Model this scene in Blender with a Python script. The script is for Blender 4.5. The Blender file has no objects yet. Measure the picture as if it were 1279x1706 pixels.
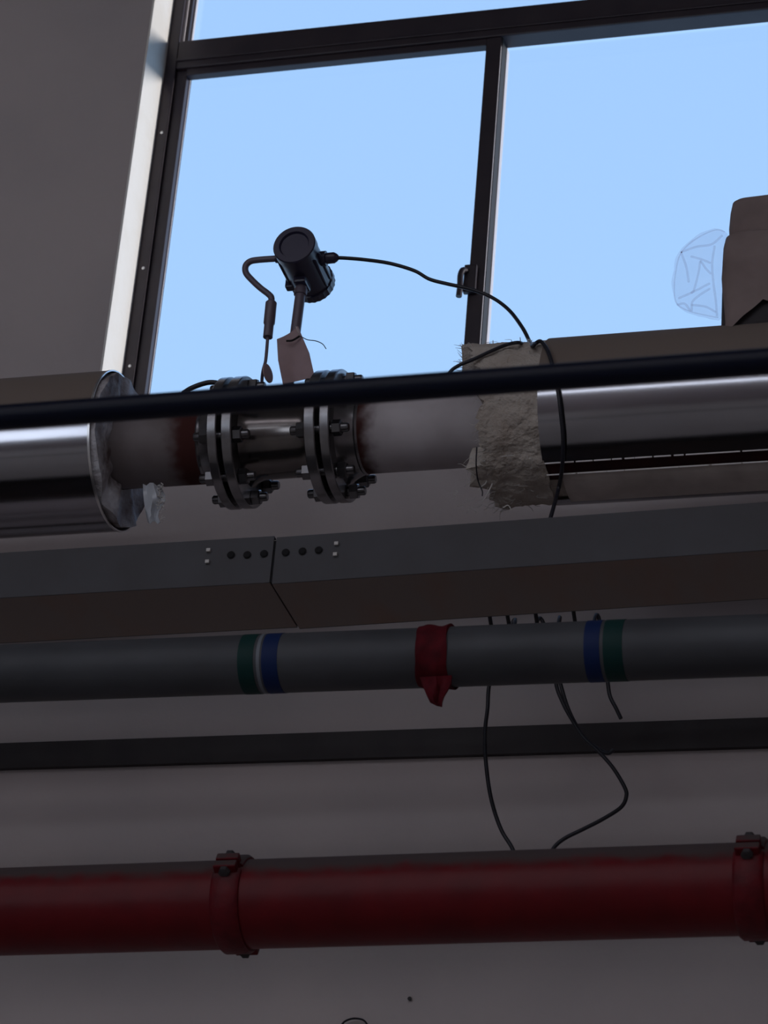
import bpy, bmesh, math, random
from mathutils import Vector, Matrix, noise
random.seed(7)
D = bpy.data
scene = bpy.context.scene
C = scene.collection
PI = math.pi
def rad(a): return a*PI/180

# ------------------------------------------------------------------ camera
FPX, CAMZ = 5000.0, 1.6
pitch, yaw, roll = rad(28.6), rad(17.1), rad(4.97)
FW = Vector((-math.sin(yaw)*math.cos(pitch), math.cos(yaw)*math.cos(pitch), math.sin(pitch)))
R0 = Vector((math.cos(yaw), math.sin(yaw), 0)); U0 = R0.cross(FW)
RT = math.cos(roll)*R0 + math.sin(roll)*U0
UP = -math.sin(roll)*R0 + math.cos(roll)*U0
cam_d = D.cameras.new('camera'); cam = D.objects.new('camera', cam_d); C.objects.link(cam)
cam_d.sensor_fit = 'HORIZONTAL'; cam_d.sensor_width = 36; cam_d.lens = FPX*36/1279
cam_d.clip_end = 200
M = Matrix((RT, UP, -FW)).transposed().to_4x4(); M.translation = Vector((0, 0, CAMZ))
cam.matrix_world = M
cam_d.dof.use_dof = True; cam_d.dof.focus_distance = 6.4; cam_d.dof.aperture_fstop = 8.5
scene.camera = cam

# ------------------------------------------------------------------ view, sky, sun
vs = scene.view_settings
vs.view_transform = 'Standard'; vs.look = 'None'; vs.gamma = 1; vs.exposure = 0.0
vs.use_curve_mapping = False
w = D.worlds.new('sky'); scene.world = w; w.use_nodes = True
nt = w.node_tree; nt.nodes.clear()
o_ = nt.nodes.new('ShaderNodeOutputWorld'); b_ = nt.nodes.new('ShaderNodeBackground')
tc = nt.nodes.new('ShaderNodeTexCoord'); sx = nt.nodes.new('ShaderNodeSeparateXYZ'); cr = nt.nodes.new('ShaderNodeValToRGB')
nt.links.new(tc.outputs['Generated'], sx.inputs[0]); nt.links.new(sx.outputs['Z'], cr.inputs[0])
cr.color_ramp.elements[0].position = 0.0; cr.color_ramp.elements[0].color = (0.46, 0.70, 1.0, 1)
cr.color_ramp.elements[1].position = 1.0; cr.color_ramp.elements[1].color = (0.28, 0.50, 0.92, 1)
e = cr.color_ramp.elements.new(0.5); e.color = (0.40, 0.645, 1.0, 1)
nt.links.new(cr.outputs[0], b_.inputs[0]); b_.inputs[1].default_value = 1.13
nt.links.new(b_.outputs[0], o_.inputs[0])

def light(name, kind, loc, rot, energy, color, **kw):
    l = D.lights.new(name, kind); l.energy = energy; l.color = color
    for k, v in kw.items(): setattr(l, k, v)
    o = D.objects.new(name, l); C.objects.link(o); o.location = loc; o.rotation_euler = rot
    return o
# the sun stands outside, almost in line with the window wall, and grazes the reveal
sun_dir = Vector((-1.0, -0.3, -0.16)).normalized()
sun = light('sun', 'SUN', (8, 8, 9), (0, 0, 0), 2.9, (1.0, 0.92, 0.84), angle=rad(8))
sun.rotation_mode = 'QUATERNION'; sun.rotation_quaternion = sun_dir.to_track_quat('-Z', 'Y')
# added area lamps stand in for daylight at unseen roof panels and rear windows
RX0, RX1, RY0, RY1, RZ1 = -12.0, 4.0, -9.0, 5.8, 8.2
SKY_Y = ((-1.9, -0.3), (-7.0, -5.4))
for i, (a, b) in enumerate(SKY_Y):
    light('roof_fill', 'AREA', (-3.0, (a+b)/2, RZ1-0.03), (0, 0, 0), 88, (0.94, 0.90, 0.98), shape='RECTANGLE', size=10.0, size_y=b-a)
REAR = ((-10.6, -7.0, 3.4, 6.4, 75), (-6.6, 3.4, 6.7, 7.2, 60))
for x0, x1, z0, z1, pw in REAR:
    light('rear_fill', 'AREA', ((x0+x1)/2, RY0+0.03, (z0+z1)/2), (rad(90), 0, 0), pw, (0.93, 0.95, 1.0), shape='RECTANGLE', size=x1-x0, size_y=z1-z0)

# ------------------------------------------------------------------ layout helper: a point seen at a photo pixel, at wall distance Y
def P(u, v, Y):
    d = FW + RT*((u-639.5)/FPX) - UP*((v-853)/FPX)
    return Vector((0, 0, CAMZ)) + d*(Y/d.y)

# ------------------------------------------------------------------ materials
def mat(name, col, rough=0.6, metal=0.0, col2=None, scale=8.0, bump=0.0, bscale=60.0, spec=0.5, detail=4.0, stretch=(1, 1, 1), lo=0.35, hi=0.68):
    m = D.materials.new(name); m.use_nodes = True
    n = m.node_tree; p = n.nodes['Principled BSDF']
    p.inputs['Base Color'].default_value = (*col, 1); p.inputs['Roughness'].default_value = rough
    p.inputs['Metallic'].default_value = metal; p.inputs['Specular IOR Level'].default_value = spec
    g = n.nodes.new('ShaderNodeNewGeometry'); mp = n.nodes.new('ShaderNodeMapping')
    mp.inputs['Scale'].default_value = stretch
    n.links.new(g.outputs['Position'], mp.inputs[0])
    if col2:
        t = n.nodes.new('ShaderNodeTexNoise'); t.inputs['Scale'].default_value = scale; t.inputs['Detail'].default_value = detail
        n.links.new(mp.outputs[0], t.inputs[0])
        r = n.nodes.new('ShaderNodeValToRGB'); r.name = 'ramp'
        r.color_ramp.elements[0].position = lo; r.color_ramp.elements[0].color = (*col, 1)
        r.color_ramp.elements[1].position = hi; r.color_ramp.elements[1].color = (*col2, 1)
        n.links.new(t.outputs[0], r.inputs[0]); n.links.new(r.outputs[0], p.inputs['Base Color'])
    if bump:
        t2 = n.nodes.new('ShaderNodeTexNoise'); t2.inputs['Scale'].default_value = bscale; t2.inputs['Detail'].default_value = 4
        n.links.new(mp.outputs[0], t2.inputs[0])
        b = n.nodes.new('ShaderNodeBump'); b.inputs['Strength'].default_value = bump; b.inputs['Distance'].default_value = 0.01
        n.links.new(t2.outputs[0], b.inputs['Height']); n.links.new(b.outputs[0], p.inputs['Normal'])
    return m

def add_layer(m, col, factor_fn, rough=0.9):
    """mixes a matte layer (dust, rust) over a material by a factor socket"""
    n = m.node_tree; out = [x for x in n.nodes if x.type == 'OUTPUT_MATERIAL'][0]; src = out.inputs[0].links[0].from_socket
    p2 = n.nodes.new('ShaderNodeBsdfPrincipled'); p2.inputs['Base Color'].default_value = (*col, 1); p2.inputs['Roughness'].default_value = rough
    p2.inputs['Specular IOR Level'].default_value = 0.2
    mx = n.nodes.new('ShaderNodeMixShader'); n.links.new(factor_fn(n), mx.inputs[0])
    n.links.new(src, mx.inputs[1]); n.links.new(p2.outputs[0], mx.inputs[2]); n.links.new(mx.outputs[0], out.inputs[0])
    return p2

def top_dust(a, b, nscale=25.0, namp=0.25):
    def fn(n):                                    # dust lies on what faces up
        g = n.nodes.new('ShaderNodeNewGeometry'); s = n.nodes.new('ShaderNodeSeparateXYZ'); n.links.new(g.outputs['Normal'], s.inputs[0])
        t = n.nodes.new('ShaderNodeTexNoise'); t.inputs['Scale'].default_value = nscale; n.links.new(g.outputs['Position'], t.inputs[0])
        k = n.nodes.new('ShaderNodeMath'); k.operation = 'MULTIPLY_ADD'; n.links.new(t.outputs[0], k.inputs[0]); k.inputs[1].default_value = namp; n.links.new(s.outputs['Z'], k.inputs[2])
        r = n.nodes.new('ShaderNodeMapRange'); r.interpolation_type = 'SMOOTHSTEP'
        r.inputs['From Min'].default_value = a+namp/2; r.inputs['From Max'].default_value = b+namp/2
        n.links.new(k.outputs[0], r.inputs['Value']); return r.outputs[0]
    return fn

def near_x(x0, width, nscale=30.0):
    def fn(n):                                    # a heat-tinted, rusty zone beside a weld
        g = n.nodes.new('ShaderNodeNewGeometry'); s = n.nodes.new('ShaderNodeSeparateXYZ'); n.links.new(g.outputs['Position'], s.inputs[0])
        t = n.nodes.new('ShaderNodeTexNoise'); t.inputs['Scale'].default_value = nscale; n.links.new(g.outputs['Position'], t.inputs[0])
        d = n.nodes.new('ShaderNodeMath'); d.operation = 'SUBTRACT'; n.links.new(s.outputs['X'], d.inputs[0]); d.inputs[1].default_value = x0
        a = n.nodes.new('ShaderNodeMath'); a.operation = 'ABSOLUTE'; n.links.new(d.outputs[0], a.inputs[0])
        k = n.nodes.new('ShaderNodeMath'); k.operation = 'MULTIPLY_ADD'; n.links.new(t.outputs[0], k.inputs[0]); k.inputs[1].default_value = 0.05; n.links.new(a.outputs[0], k.inputs[2])
        r = n.nodes.new('ShaderNodeMapRange'); r.interpolation_type = 'SMOOTHSTEP'
        r.inputs['From Min'].default_value = width+0.045; r.inputs['From Max'].default_value = width-0.005
        n.links.new(k.outputs[0], r.inputs['Value']); return r.outputs[0]
    return fn

MT = {}
MT['plaster'] = mat('plaster', (0.50, 0.448, 0.445), 0.9, col2=(0.44, 0.40, 0.405), scale=2.2, bump=0.25, bscale=40, spec=0.2)
MT['reveal'] = mat('reveal_paint', (0.80, 0.79, 0.77), 0.85, col2=(0.70, 0.66, 0.60), scale=5, bump=0.2, bscale=50, spec=0.2, lo=0.45, hi=0.8)
MT['floor'] = mat('floor_concrete', (0.42, 0.40, 0.38), 0.8, col2=(0.36, 0.34, 0.32), scale=1.5)
MT['ceiling'] = mat('ceiling_paint', (0.35, 0.34, 0.33), 0.9)
MT['frame'] = mat('bronze_aluminium', (0.024, 0.017, 0.026), 0.45, col2=(0.036, 0.026, 0.034), scale=12, spec=0.4)
MT['frame_light'] = mat('pale_aluminium', (0.62, 0.58, 0.60), 0.4, spec=0.5)
MT['rubber'] = mat('seal_rubber', (0.012, 0.011, 0.013), 0.7)
MT['zinc'] = mat('bright_zinc', (0.75, 0.75, 0.76), 0.3, 1.0)
MT['jacket'] = mat('jacket_steel', (0.40, 0.40, 0.435), 0.16, 1.0, col2=(0.30, 0.30, 0.33), scale=9, bump=0.025, bscale=14, stretch=(0.25, 1, 1))
add_layer(MT['jacket'], (0.19, 0.155, 0.135), top_dust(-0.02, 0.10, 14, 0.16))
MT['jacket_tan'] = mat('jacket_tan_strip', (0.60, 0.54, 0.50), 0.6, 0.0, col2=(0.46, 0.41, 0.38), scale=14)  # tan raised to stand in for the reflected wall and scant light underneath
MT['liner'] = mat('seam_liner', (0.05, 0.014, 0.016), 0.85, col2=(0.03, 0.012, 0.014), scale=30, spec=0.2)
MT['bead'] = mat('seam_edge_glint', (0.85, 0.82, 0.82), 0.6)
MT['wool'] = mat('mineral_wool', (0.52, 0.475, 0.43), 1.0, col2=(0.40, 0.345, 0.30), scale=13, bump=0.8, bscale=90, spec=0.05)
MT['wool_face'] = mat('cut_wool_face', (0.17, 0.13, 0.125), 0.95, col2=(0.74, 0.75, 0.80), scale=13, bump=0.7, bscale=80, spec=0.1)
MT['fibre'] = mat('loose_fibre', (0.62, 0.60, 0.58), 0.9, spec=0.1)
MT['film'] = mat('grey_film', (0.55, 0.58, 0.63), 0.25)
MT['pipe'] = mat('primed_pipe', (0.50, 0.465, 0.485), 0.6, col2=(0.40, 0.365, 0.38), scale=9, spec=0.4)
MT['flange'] = mat('forged_flange', (0.30, 0.295, 0.31), 0.24, 0.9, col2=(0.20, 0.195, 0.205), scale=25)
MT['meter'] = mat('meter_steel', (0.17, 0.155, 0.15), 0.2, 0.95, col2=(0.12, 0.11, 0.11), scale=20)
MT['bolt'] = mat('plated_bolt', (0.17, 0.17, 0.18), 0.28, 1.0)
MT['gasket'] = mat('gasket', (0.01, 0.01, 0.012), 0.8)
MT['head'] = mat('meter_head_paint', (0.026, 0.024, 0.058), 0.3, col2=(0.034, 0.03, 0.065), scale=20, spec=0.6)
MT['stem'] = mat('stem_paint', (0.135, 0.112, 0.145), 0.4, 0.1)
MT['paper'] = mat('tag_paper', (0.46, 0.33, 0.34), 0.85, col2=(0.38, 0.27, 0.28), scale=30, spec=0.2)
MT['cable'] = mat('black_cable', (0.012, 0.013, 0.022), 0.45)
MT['conduit'] = mat('black_conduit', (0.0008, 0.003, 0.015), 0.4, spec=0.2)
MT['tray'] = mat('tray_side', (0.078, 0.078, 0.088), 0.6, 0.1, col2=(0.066, 0.064, 0.07), scale=6, spec=0.3)
MT['tray_under'] = mat('tray_underside', (0.29, 0.245, 0.225), 0.75, col2=(0.32, 0.22, 0.18), scale=7, spec=0.2, stretch=(1.5, 0.5, 1), lo=0.5, hi=0.8)  # base far paler than the side, standing in for floor bounce; brown stains its own
MT['dark'] = mat('dark_recess', (0.006, 0.006, 0.008), 0.9)
MT['grey_pipe'] = mat('galvanised_pipe', (0.078, 0.082, 0.092), 0.55, 0.2, col2=(0.055, 0.058, 0.066), scale=10, spec=0.35, stretch=(0.4, 1, 1))
MT['tape_blue'] = mat('blue_tape', (0.0025, 0.016, 0.085), 0.6, spec=0.25)
MT['tape_green'] = mat('green_tape', (0.002, 0.032, 0.030), 0.6, spec=0.25)
MT['tape_pale'] = mat('pale_tape', (0.16, 0.18, 0.21), 0.6)
MT['ribbon'] = mat('red_ribbon', (0.10, 0.003, 0.009), 0.75, col2=(0.06, 0.002, 0.006), scale=40, spec=0.2)
MT['angle'] = mat('dark_steel', (0.028, 0.024, 0.028), 0.75, col2=(0.038, 0.034, 0.037), scale=12)
MT['red'] = mat('red_pipe_paint', (0.13, 0.002, 0.006), 0.42, col2=(0.10, 0.0015, 0.005), scale=14, bump=0.1, bscale=30, spec=0.25)
add_layer(MT['red'], (0.075, 0.055, 0.055), top_dust(0.22, 0.62, 22, 0.45))
MT['coupling'] = mat('red_coupling_paint', (0.12, 0.003, 0.008), 0.5, col2=(0.08, 0.002, 0.006), scale=40, bump=0.2, bscale=60, spec=0.25)
add_layer(MT['coupling'], (0.07, 0.055, 0.055), top_dust(0.15, 0.6, 40, 0.5))
MT['cloth'] = mat('wrap_cloth', (0.30, 0.24, 0.23), 0.9, col2=(0.22, 0.172, 0.165), scale=9, bump=0.3, bscale=35, spec=0.1)

def glass_mat():
    m = D.materials.new('window_glass'); m.use_nodes = True; n = m.node_tree; n.nodes.clear()
    o = n.nodes.new('ShaderNodeOutputMaterial'); t = n.nodes.new('ShaderNodeBsdfTransparent'); g = n.nodes.new('ShaderNodeBsdfGlossy')
    t.inputs[0].default_value = (0.985, 0.99, 1.0, 1); g.inputs['Roughness'].default_value = 0.03
    mx = n.nodes.new('ShaderNodeMixShader'); mx.inputs[0].default_value = 0.05; n.links.new(t.outputs[0], mx.inputs[1]); n.links.new(g.outputs[0], mx.inputs[2])
    n.links.new(mx.outputs[0], o.inputs[0]); return m
def film_mat(name='clear_plastic_film', haze=0.05):
    m = D.materials.new(name); m.use_nodes = True; n = m.node_tree; n.nodes.clear()
    o = n.nodes.new('ShaderNodeOutputMaterial'); t = n.nodes.new('ShaderNodeBsdfTransparent'); t.inputs[0].default_value = (0.985, 0.975, 0.985, 1)
    d = n.nodes.new('ShaderNodeBsdfTranslucent'); d.inputs[0].default_value = (1.0, 0.88, 0.95, 1)
    a = n.nodes.new('ShaderNodeMixShader'); a.inputs[0].default_value = haze; n.links.new(t.outputs[0], a.inputs[1]); n.links.new(d.outputs[0], a.inputs[2])
    g = n.nodes.new('ShaderNodeBsdfGlossy'); g.inputs['Roughness'].default_value = 0.35; g.inputs[0].default_value = (0.7, 0.7, 0.75, 1)
    mx = n.nodes.new('ShaderNodeMixShader'); mx.inputs[0].default_value = 0.02; n.links.new(a.outputs[0], mx.inputs[1]); n.links.new(g.outputs[0], mx.inputs[2])
    n.links.new(mx.outputs[0], o.inputs[0]); return m
def paper_mat():
    m = mat('tag_paper_sheet', (0.62, 0.46, 0.47), 0.85, col2=(0.52, 0.38, 0.39), scale=30, spec=0.2); n = m.node_tree
    out = [x for x in n.nodes if x.type == 'OUTPUT_MATERIAL'][0]; src = out.inputs[0].links[0].from_socket
    t = n.nodes.new('ShaderNodeBsdfTranslucent'); t.inputs[0].default_value = (0.50, 0.40, 0.40, 1)
    mx = n.nodes.new('ShaderNodeMixShader'); mx.inputs[0].default_value = 0.4; n.links.new(src, mx.inputs[1]); n.links.new(t.outputs[0], mx.inputs[2]); n.links.new(mx.outputs[0], out.inputs[0])
    return m
MT['paper'] = paper_mat()
MT['glass'] = glass_mat(); MT['clear_film'] = film_mat(); MT['film_fold'] = film_mat('folded_film', 0.075)
def panel_mat():
    m = D.materials.new('translucent_roof_panel'); m.use_nodes = True; n = m.node_tree; p = n.nodes['Principled BSDF']
    p.inputs['Base Color'].default_value = (0.8, 0.8, 0.8, 1); p.inputs['Transmission Weight'].default_value = 0.3; p.inputs['Roughness'].default_value = 0.6
    return m
MT['roof_panel'] = panel_mat()

# ------------------------------------------------------------------ mesh helpers
def box(bm, x0, x1, y0, y1, z0, z1):
    v = [bm.verts.new((x, y, z)) for x in (x0, x1) for y in (y0, y1) for z in (z0, z1)]
    for f in ((0, 1, 3, 2), (4, 6, 7, 5), (0, 4, 5, 1), (2, 3, 7, 6), (0, 2, 6, 4), (1, 5, 7, 3)):
        bm.faces.new([v[i] for i in f])
    return v
def basis(d):
    d = d.normalized(); a = Vector((0, 0, 1)) if abs(d.z) < 0.9 else Vector((0, 1, 0))
    u = d.cross(a).normalized(); return d, u, u.cross(d)
def lathe(bm, origin, axis, prof, n=48, close=True):
    """prof: (t along axis, radius) pairs"""
    d, u, v = basis(Vector(axis)); o = Vector(origin); rings = []
    for t, r in prof:
        if r < 1e-6: rings.append([bm.verts.new(o+d*t)])
        else: rings.append([bm.verts.new(o+d*t+(u*math.cos(2*PI*k/n)+v*math.sin(2*PI*k/n))*r) for k in range(n)])
    for a, b in zip(rings, rings[1:]):
        for k in range(n):
            q = [a[k % len(a)], a[(k+1) % len(a)], b[(k+1) % len(b)], b[k % len(b)]]
            s = []
            for x in q:
                if x not in s: s.append(x)
            if len(s) > 2: bm.faces.new(s)
    if close:
        for rg, rev in ((rings[0], True), (rings[-1], False)):
            if len(rg) > 2: bm.faces.new(list(reversed(rg)) if rev else rg)
def spline(pts, n=8):
    pts = [Vector(p) for p in pts]; out = []
    q = [2*pts[0]-pts[1]]+pts+[2*pts[-1]-pts[-2]]
    for i in range(1, len(q)-2):
        a, b, c, d = q[i-1:i+3]
        for k in range(n):
            t = k/n
            out.append(0.5*((2*b)+(c-a)*t+(2*a-5*b+4*c-d)*t*t+(3*b-a-3*c+d)*t*t*t))
    out.append(pts[-1]); return out
def tube(bm, pts, r, n=10, smooth=8, taper=None):
    p = spline(pts, smooth) if smooth > 1 else [Vector(x) for x in pts]
    d, u, v = basis(p[1]-p[0]); rings = []
    for i, c in enumerate(p):
        t = (p[min(i+1, len(p)-1)]-p[max(i-1, 0)]).normalized()
        u = (u-t*u.dot(t)).normalized(); v = t.cross(u)
        rr = r if taper is None else r*(1+(taper-1)*i/(len(p)-1))
        rings.append([bm.verts.new(c+(u*math.cos(2*PI*k/n)+v*math.sin(2*PI*k/n))*rr) for k in range(n)])
    for a, b in zip(rings, rings[1:]):
        for k in range(n): bm.faces.new((a[k], a[(k+1) % n], b[(k+1) % n], b[k]))
    bm.faces.new(list(reversed(rings[0]))); bm.faces.new(rings[-1])
def obj(name, bm, m, parent=None, smooth=None, bevel=0.0, origin=None):
    bmesh.ops.recalc_face_normals(bm, faces=bm.faces)
    if bevel: bmesh.ops.bevel(bm, geom=[e for e in bm.edges if e.calc_face_angle(0) > 0.6], offset=bevel, segments=2, profile=0.6, affect='EDGES')
    if parent is not None: org = Vector((0, 0, 0)); off = parent_world(parent)
    else:
        if origin is None:
            xs = [v.co for v in bm.verts]
            off = Vector((sum(c.x for c in xs)/len(xs), sum(c.y for c in xs)/len(xs), min(c.z for c in xs)))
        else: off = Vector(origin)
        org = off
    for v in bm.verts: v.co -= off
    if smooth is not None:
        for f in bm.faces: f.smooth = True
        for ed in bm.edges:
            if len(ed.link_faces) == 2 and ed.calc_face_angle(0) > rad(smooth): ed.smooth = False
    me = D.meshes.new(name); bm.to_mesh(me); bm.free()
    if isinstance(m, (list, tuple)):
        for x in m: me.materials.append(MT[x])
    else: me.materials.append(MT[m])
    ob = D.objects.new(name, me); C.objects.link(ob); ob.location = org
    if parent is not None: ob.parent = parent
    return ob
def parent_world(o):
    v = Vector(o.location)
    while o.parent: o = o.parent; v += o.location
    return v
def NB(): return bmesh.new()
def thing(name, label, cat, loc, group=None):
    o = D.objects.new(name, None); C.objects.link(o); o.location = loc; o.empty_display_size = 0.1
    return tag(o, label, cat, group)
def tag(o, label, cat, group=None):
    o['label'] = label; o['category'] = cat
    if group: o['group'] = group
    return o
def struct(o, label=None):
    o['kind'] = 'structure'
    if label: o['label'] = label
    return o
def instance(src, name, parent, loc, rot=None):
    o = D.objects.new(name, src.data); C.objects.link(o); o.parent = parent
    o.location = Vector(loc)-parent_world(parent)
    if rot is not None: o.rotation_euler = rot
    return o

# ------------------------------------------------------------------ the room
WY = RY1; WT = 0.26                                    # window wall: inner face, thickness
WX0, WX1, WZ0, WZ1 = -2.538, -0.80, 5.12, 6.95          # window opening
b = NB()
box(b, RX0-0.3, WX0, WY, WY+WT, 0, RZ1); box(b, WX1, RX1+0.3, WY, WY+WT, 0, RZ1)
box(b, WX0, WX1, WY, WY+WT, 0, WZ0); box(b, WX0, WX1, WY, WY+WT, WZ1, RZ1)
struct(obj('wall_front', b, 'plaster', origin=(0, WY, 0)), 'grey plastered wall below and beside the window')
b = NB(); box(b, WX0-0.002, WX0+0.006, WY+0.001, WY+0.135, WZ0, WZ1)
struct(obj('trim_1', b, 'reveal'), 'white painted reveal along the window jamb')
b = NB(); box(b, RX0-0.3, RX0, RY0, WY, 0, RZ1); struct(obj('wall_left', b, 'plaster'), 'grey plastered side wall')
b = NB(); box(b, RX1, RX1+0.3, RY0, WY, 0, RZ1); struct(obj('wall_right', b, 'plaster'), 'grey plastered side wall')
b = NB()
xs = [RX0-0.3]+[v for q in REAR for v in q[:2]]+[RX1+0.3]
for i in range(0, len(xs), 2): box(b, xs[i], xs[i+1], RY0-0.3, RY0, 0, RZ1)
for x0, x1, z0, z1, pw in REAR: box(b, x0, x1, RY0-0.3, RY0, 0, z0); box(b, x0, x1, RY0-0.3, RY0, z1, RZ1)
struct(obj('wall_rear', b, 'plaster'), 'grey plastered rear wall')
b = NB(); box(b, RX0-0.3, RX1+0.3, RY0-0.3, WY+WT, -0.2, 0); struct(obj('floor', b, 'floor'), 'grey concrete floor')
b = NB(); ys = [RY0-0.3]
for a, c in sorted(SKY_Y): ys += [a, c]
ys.append(WY+WT)
for i in range(0, len(ys), 2): box(b, RX0-0.3, RX1+0.3, ys[i], ys[i+1], RZ1, RZ1+0.15)
for a, c in SKY_Y: box(b, RX0-0.3, -8.0, a, c, RZ1, RZ1+0.15); box(b, 2.0, RX1+0.3, a, c, RZ1, RZ1+0.15)
struct(obj('ceiling', b, 'ceiling'), 'plain roof with translucent strips')
for i, (a, c) in enumerate(SKY_Y):
    b = NB(); box(b, -8.0, 2.0, a, c, RZ1+0.03, RZ1+0.05); struct(obj('window_%d' % (3+i), b, 'roof_panel'), 'translucent roof panel')
for j, (x0, x1, z0, z1, pw) in enumerate(REAR):
    e2 = D.objects.new(('window_2', 'window_5')[j], None); C.objects.link(e2); e2.location = ((x0+x1)/2, RY0-0.1, z0); struct(e2, ('broad window in the rear wall', 'long low clerestory window in the rear wall')[j])
    n_ = 3 if j == 0 else 6; st_ = (x1-x0)/n_
    for i in range(n_):
        b = NB(); box(b, x0+i*st_+0.03, x0+(i+1)*st_-0.03, RY0-0.11, RY0-0.10, z0, z1); obj('pane', b, 'glass', e2)
    for i in range(n_+1):
        b = NB(); box(b, x0+i*st_-0.03, x0+i*st_+0.03, RY0-0.14, RY0-0.06, z0, z1); obj('mullion', b, 'frame', e2)

# ------------------------------------------------------------------ the window
win = D.objects.new('window_1', None); C.objects.link(win); win.location = (-1.65, WY+0.16, WZ0)
struct(win, 'bronze aluminium window with blue sky behind the glass')
FY = WY+0.13
RZB, RZT = 6.362, 6.452                                # cross rail
MX = [-1.662]                            # mullions, left edges
def part(name, m, *bx, bevel=0.002, parent=win):
    b = NB()
    for q in bx: box(b, *q)
    return obj(name, b, m, parent, bevel=bevel)
part('jamb_frame', 'frame', (WX0+0.006, WX0+0.036, FY, FY+0.075, WZ0, WZ1))
part('jamb_frame', 'frame', (WX1-0.04, WX1, FY, FY+0.075, WZ0, WZ1))
part('head_frame', 'frame', (WX0+0.036, WX1-0.04, FY, FY+0.075, WZ1-0.05, WZ1))
part('sill_frame', 'frame', (WX0+0.036, WX1-0.04, FY, FY+0.075, WZ0, WZ0+0.05))
rail = part('cross_rail', 'frame', (WX0+0.036, WX1-0.04, FY, FY+0.055, RZB, RZT), (WX0+0.036, WX1-0.04, FY+0.055, FY+0.075, RZB+0.02, RZT-0.02), bevel=0.004)
part('rail_lip', 'frame', (WX0+0.036, WX1-0.04, FY-0.004, FY+0.004, RZB+0.022, RZB+0.03), parent=rail)
part('sash_top_rail', 'frame', (WX0+0.066, MX[0], FY+0.006, FY+0.030, RZB-0.021, RZB))
part('sash_stile', 'frame', (WX0+0.036, WX0+0.066, FY+0.012, FY+0.05, WZ0+0.05, RZB))
part('glazing_bead', 'frame_light', (WX0+0.066, WX0+0.0685, FY+0.034, FY+0.038, WZ0+0.05, RZB))
st = part('upper_stile', 'frame', (WX0+0.036, WX0+0.052, FY+0.02, FY+0.05, RZT, WZ1-0.05))
part('glazing_bead', 'frame_light', (WX0+0.036, WX0+0.043, FY+0.014, FY+0.02, RZT, WZ1-0.05), parent=st)
part('glazing_bead', 'frame_light', (WX0+0.052, WX0+0.056, FY+0.036, FY+0.05, RZT, WZ1-0.05), parent=st)
for i, mx in enumerate(MX):
    mu = part('mullion', 'frame', (mx, mx+0.040, FY+0.004, FY+0.05, WZ0+0.05, RZB), bevel=0.003)
    part('interlock_lip', 'frame_light', (mx+0.0395, mx+0.0408, FY+0.004, FY+0.008, WZ0+0.05, RZB-0.03), parent=mu, bevel=0)
    part('seal', 'rubber', (mx+0.040, mx+0.0425, FY+0.010, FY+0.05, WZ0+0.05, RZB), parent=mu, bevel=0)
    part('outer_stile', 'frame_light', (mx+0.024, mx+0.0445, FY+0.051, FY+0.076, WZ0+0.05, RZB), parent=mu)  # pale colour stands in for sky and sun on the stile's side face
    um = part('upper_mullion', 'frame', (mx-0.005, mx+0.04, FY+0.01, FY+0.06, RZT, WZ1-0.05)) if i else None
xs = [WX0+0.036]+MX+[WX1-0.04]
for a, c in zip(xs, xs[1:]):
    b = NB(); box(b, a+0.02, c+0.02, FY+0.038 if a < -2 else FY+0.062, (FY+0.043 if a < -2 else FY+0.067), WZ0+0.05, RZB); obj('pane', b, 'glass', win)
xs = [WX0+0.05, WX1-0.04]
for a, c in zip(xs, xs[1:]):
    b = NB(); box(b, a, c, FY+0.036, FY+0.041, RZT, WZ1-0.05); obj('pane', b, 'glass', win)
# screws on the jamb and the sash lock on the mullion
for u, v in ((258, 222), (236, 447), (213, 610)):
    q = P(u, v, FY); b = NB(); lathe(b, (WX0+0.022, FY+0.001, q.z), (0, -1, 0), [(0, 0.0045), (0.002, 0.0045), (0.003, 0.002)], 12); obj('screw', b, 'zinc', win)
b = NB(); q = P(781, 470, FY)
box(b, q.x-0.012, q.x+0.02, FY-0.012, FY+0.004, q.z-0.035, q.z+0.045); lk = obj('sash_lock', b, 'frame', win, bevel=0.004)
b = NB(); q1 = P(768, 452, FY-0.03); q2 = P(766, 478, FY-0.03); q3 = P(764, 494, FY-0.03)
tube(b, [P(779, 452, FY-0.005), P(771, 450, FY-0.025), q1+Vector((-0.001, 0, -0.012)), q2, q3], 0.0075, 10); obj('lock_lever', b, 'frame', lk, smooth=50)

# ------------------------------------------------------------------ the insulated steam pipe
AY, AZ = 5.25, 4.786
def axis_x(u):                                          # x where the pipe axis is seen at column u
    lo, hi = -6.0, 3.0
    for _ in range(50):
        m = (lo+hi)/2; d = Vector((m, AY, AZ-CAMZ)); uu = 639.5+FPX*d.dot(RT)/d.dot(FW)
        if uu < u: lo = m
        else: hi = m
    return lo
def front_x(u, v=735, r=0.14): return P(u, v, AY-r).x
RP, RF, RJ, RW_ = 0.084, 0.1425, 0.175, 0.171
F1a, F1b = front_x(339), front_x(355)                   # left pair of flanges
F2a, F2b = front_x(363), front_x(380)
F3a, F3b = front_x(500), front_x(518)                   # right pair
F4a, F4b = front_x(526), front_x(545)
MT['pipe_left'] = mat('rusty_primed_pipe', (0.20, 0.175, 0.18), 0.6, col2=(0.15, 0.125, 0.125), scale=9, spec=0.4)
add_layer(MT['pipe_left'], (0.060, 0.018, 0.016), near_x(F1a-0.02, 0.085))
add_layer(MT['pipe'], (0.055, 0.018, 0.016), near_x(F4b+0.015, 0.055))
bolt_src = {}
BC = 0.1195
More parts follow.
